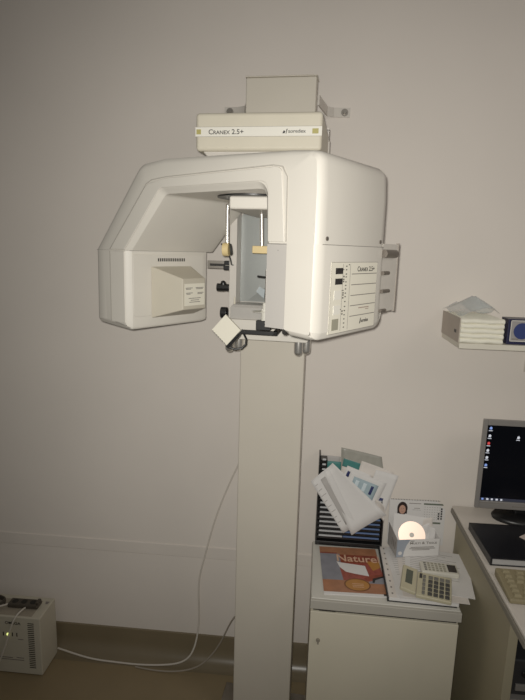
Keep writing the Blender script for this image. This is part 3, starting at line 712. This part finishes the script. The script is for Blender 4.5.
# monitor
MX0, MX1, MZ0, MZ1, MY = .594, .989, .806, 1.120, 1.738
mo = thing('computer_monitor', 'silver-framed flat monitor with a black desktop, on the beige desk', 'monitor', T(.79, 1.785, .74))
b = B('silver'); b.box(MX0+.03, MX1-.03, MY+.004, MY+.045, MZ0+.015, MZ1-.02)
b.box(MX0, MX0+.0145, MY-.006, MY+.004, MZ0, MZ1); b.box(MX1-.0145, MX1, MY-.006, MY+.004, MZ0, MZ1); b.box(MX0+.0145, MX1-.0145, MY-.006, MY+.004, MZ1-.020, MZ1); b.box(MX0+.0145, MX1-.0145, MY-.006, MY+.004, MZ0, MZ0+.026)
b.build('bezel', mo, I4, bevel=.002)
b = B('screen'); b.box(MX0+.0145, MX1-.0145, MY+.0005, MY+.0045, MZ0+.026, MZ1-.020); sn = b.build('screen', mo, I4)
b = B('taskbar'); b.box(MX0+.01455, MX1-.01455, MY-.0002, MY+.0008, MZ0+.0265, MZ0+.036); b.build('taskbar', sn, I4)
b = B('ink_soft'); b.box(MX0+.122, MX0+.165, MY-.0065, MY-.0055, MZ0+.009, MZ0+.014); b.box(MX0+.0145, MX0+.095, MY-.0065, MY-.0055, MZ0+.0195, MZ0+.0215); b.build('printed_line', mo, I4)
ic = [(.031, 1.087, 'icon_blue'), (.030, 1.060, 'icon_white'), (.029, 1.034, 'icon_red'), (.0285, 1.009, 'icon_white'), (.028, .984, 'icon_white'), (.0275, .957, 'icon_blue'), (.122, 1.059, 'icon_white')]
for k, (x, z, mm) in enumerate(ic):
    b = B(mm); X = MX0+x-.004
    b.poly([(X-.004, MY-.0002, z-.002), (X+.003, MY-.0002, z-.003), (X+.0045, MY-.0002, z+.003), (X+.0015, MY-.0002, z+.0065), (X-.003, MY-.0002, z+.005)], (0,1,0), .0004)
    b.m('icon_white'); b.box(X-.006, X+.0055, MY-.0004, MY+.0002, z-.008, z-.0062); b.build('icon', sn, I4)
for k in range(5):
    b = B('icon_blue' if k == 0 else 'icon_white'); X = MX0+.025+k*.0155; b.box(X-.003, X+.003+.001*(k % 2), MY-.0008, MY-.0001, MZ0+.0285, MZ0+.034); b.build('icon', sn, I4)
b = B('black_plastic'); el = lambda rx, ry, z: [(.79+rx*math.cos(2*PI*k/48), 1.783+ry*math.sin(2*PI*k/48), z) for k in range(48)]
b.loft([el(.116, .066, .7502), el(.118, .067, .758), el(.112, .063, .766), el(.06, .035, .774)]); b.build('stand_base', mo, I4, smooth=50)
b = B('black_plastic'); b.box(.745, .835, 1.775, 1.805, .765, .90); b.build('stand_neck', mo, I4, bevel=.006)
# keyboard
FKB = T(.562, 1.300, .7502, -1)
kb = thing('keyboard', 'beige computer keyboard at the front of the desk', 'keyboard', FKB)
b = B('keyboard'); b.loft([[(0,0,0),(.43,0,0),(.43,.128,0),(0,.128,0)], [(0,0,.014),(.43,0,.014),(.43,.128,.026),(0,.128,.026)]]); b.build('body', kb, bevel=.005)
kme = None
for r in range(6):
    for k in range(16):
        x0 = .014+k*.0252+(.006*(r % 3) if k else 0); y0 = .010+r*.0186; z0 = .014+(y0+.008)/.128*.012-.002
        if kme is None:
            b = B('keycap'); b.loft([[(0,0,0),(.0215,0,0),(.0215,.0165,0),(0,.0165,0)], [(.003,.002,.0085),(.0185,.002,.0085),(.0185,.0138,.0085),(.003,.0138,.0085)]])
            ko = b.build('key', kb, FKB @ Matrix.Translation((x0, y0, z0)), bevel=.001); kme = ko
        else:
            ko = kme.copy(); C.objects.link(ko); place(ko, FKB @ Matrix.Translation((x0+.01075, y0+.00825, z0)), kb)
# black book
FBK = T(.572, 1.480, .7502, 1)
bk = thing('notebook', 'thick black book lying on the desk below the monitor', 'book', FBK)
b = B('book_cover'); b.box(0, .30, -.004, .205, .0, .003); b.box(0, .30, -.004, .205, .021, .0245); b.box(-.003, .003, -.004, .205, .0, .0245); b.build('cover', bk, bevel=.0012)
b = B('book_pages'); b.box(.004, .296, .0, .20, .003, .021); b.build('pages', bk)
b = B('pink_card'); f = T(.700, 1.61, .7752, -52); b.box(0, .13, 0, .09, 0, .0012); tag(b.build('card', None, f), 'pale pinkish card lying on the thick black book', 'card')

# ------------------------------------------------------------------ wall shelf
sh = thing('wall_shelf', 'white wall shelf at the right edge carrying a towel stack', 'shelf', T(.9, 1.75, 1.36))
b = B('shelf'); b.box(.4635, 1.3, 1.638, 1.857, 1.368, 1.385); b.build('board', sh, I4, bevel=.002)
b = B('bracket'); b.box(.75, .77, 1.70, 1.857, 1.350, 1.368); b.box(.75, .77, 1.850, 1.857, 1.26, 1.368); b.build('shelf_bracket', sh, I4)
FT = T(.4605, 1.642, 1.3855, 0)
tp_ = thing('paper_towel_pack', 'stack of folded white paper towels in an open pack on the shelf', 'paper towels', FT)
tww, tdd = .130, .213
for k in range(5):
    z0 = k*.0150
    b = B('towel')
    pf = [(0 + .004*(1-abs(math.cos(PI*j/8))) * -1 + .0035, z0+.0005+.0142*j/8) for j in range(9)]
    secs = []
    for i in range(13):
        x = .0022 + (tww-.0022)*i/12; wob = .0012*math.sin(i*1.7+k*2.1)
        secs.append([(x, -.001 - .005*math.sin(PI*j/8)+wob, z0+.0004+.0144*j/8 + .0008*math.sin(i*.9+k)) for j in range(9)] + [(x, tdd-.004, z0+.0144), (x, tdd-.004, z0+.0004)])
    b.loft(secs); b.build('towel_layer', tp_, FT, smooth=60)
b = B('towel_side'); b.box(0, .002, 0, tdd, 0, .076); b.m('ink'); b.box(-.0004, 0, .03, .055, .026, .036); b.build('pack_side', tp_, FT, bevel=.0008)
pk = lambda u, v: Vector((.452+.132*u + .012*(1-v)*(1-u), 1.668+.17*v*(1-.25*u), 1.4645 + .058*max(0, 1-abs(u-.45+.25*(v-.5))*2.1)*(.45+.55*math.sin(PI*min(1, v*1.1+.05))) + .006*math.sin(9*u+5*v)*math.sin(7*v+2*u) + .014*math.exp(-((u-.9)**2+(v-.3)**2)*8)))
b = B('film'); b.sheet(pk, 22, 18); o = tag(b.build('plastic_wrap', None, I4, smooth=25), 'crumpled bluish clear plastic wrap lying on top of the paper towels', 'plastic wrap')
FN = T(.606, 1.652, 1.3855, 0)
nb = thing('small_box', 'navy blue box with a silver front and round blue emblem on the shelf', 'box', FN)
b = B('navy_box'); b.box(0, .15, 0, .06, 0, .078); b.build('carton', nb, bevel=.0015)
b = B('silver_label'); b.box(.008, .144, -.0008, 0, .010, .074); b.m('stripe_white'); 
for a in ((.008,.144,.0725,.074),(.008,.144,.010,.0115),(.008,.0095,.010,.074)): b.box(a[0], a[1], -.0012, -.0004, a[2], a[3])
b.m('ink_soft'); b.box(.014, .034, -.0012, -.0004, .015, .019); b.build('front_label', nb)
b = B('emblem_blue'); b.disc((.042, -.0016, .042), (1,0,0), (0,0,1), .025, .025, 44, .0006)
b.m('stripe_white')
wv = [(.022+.040*k/20, .0425+.003*math.sin(k*.75)+.0012*k/20*-1) for k in range(21)]
b.poly([(x, -.0020, z+.0012) for x, z in wv]+[(x, -.0020, z-.0012) for x, z in wv[::-1]], (0,1,0), .0004)
b.box(.036, .042, -.0020, -.0014, .052, .059); b.box(.038, .044, -.0020, -.0014, .024, .031)
b.m('silver_label')
for r_ in (.0225,):
    for k in range(0, 44): 
        a = 2*PI*k/44; b.box(.042+r_*math.cos(a)-.0005, .042+r_*math.cos(a)+.0005, -.0019, -.0014, .042+r_*math.sin(a)-.0005, .042+r_*math.sin(a)+.0005)
b.build('emblem', nb)

# ------------------------------------------------------------------ light
def light(name, kind, loc, rot, energy, color, **k):
    l = bpy.data.lights.new(name, kind); l.energy = energy; l.color = color
    for a, v in k.items(): setattr(l, a, v)
    o = bpy.data.objects.new(name, l); C.objects.link(o); o.location = loc; o.rotation_euler = rot; return o
def aim(loc, to): return (Vector(to)-Vector(loc)).to_track_quat('-Z', 'Y').to_euler()
fl = (-.010, .0, EYE+.012)
light('flash_light', 'SPOT', fl, aim(fl, (.05, 1.8, 1.40)), 58, (1.0, .965, .885), spot_size=rad(100), spot_blend=1.0, shadow_soft_size=.008)
al = (1.9, .2, 2.75)
light('room_light', 'AREA', al, aim(al, (.1, 1.8, 1.2)), 5.5, (1.0, .90, .83), size=.9, shape='SQUARE')
w = bpy.data.worlds.new('World'); bpy.context.scene.world = w; w.use_nodes = True
w.node_tree.nodes['Background'].inputs[0].default_value = (1.0, .96, .88, 1); w.node_tree.nodes['Background'].inputs[1].default_value = .05

# ------------------------------------------------------------------ camera
F, PT, RL, YW = 530., rad(10.8), rad(1.67), rad(4.8)
fw = Vector((-math.sin(YW)*math.cos(PT), math.cos(YW)*math.cos(PT), -math.sin(PT)))
r0 = Vector((math.cos(YW), math.sin(YW), 0)); u0 = r0.cross(fw)
ri = r0*math.cos(RL)+u0*math.sin(RL); up = -r0*math.sin(RL)+u0*math.cos(RL)
cam = bpy.data.cameras.new('camera'); co = bpy.data.objects.new('camera', cam); C.objects.link(co)
co.matrix_world = Matrix.Translation((0, 0, EYE)) @ Matrix((ri, up, -fw)).transposed().to_4x4()
cam.sensor_fit = 'VERTICAL'; cam.sensor_height = 36; cam.lens = F/700*36; cam.clip_start = .02
bpy.context.scene.camera = co
bpy.context.scene.view_settings.view_transform = 'Standard'
bpy.context.scene.view_settings.look = 'None'
bpy.context.scene.view_settings.gamma = 1.2
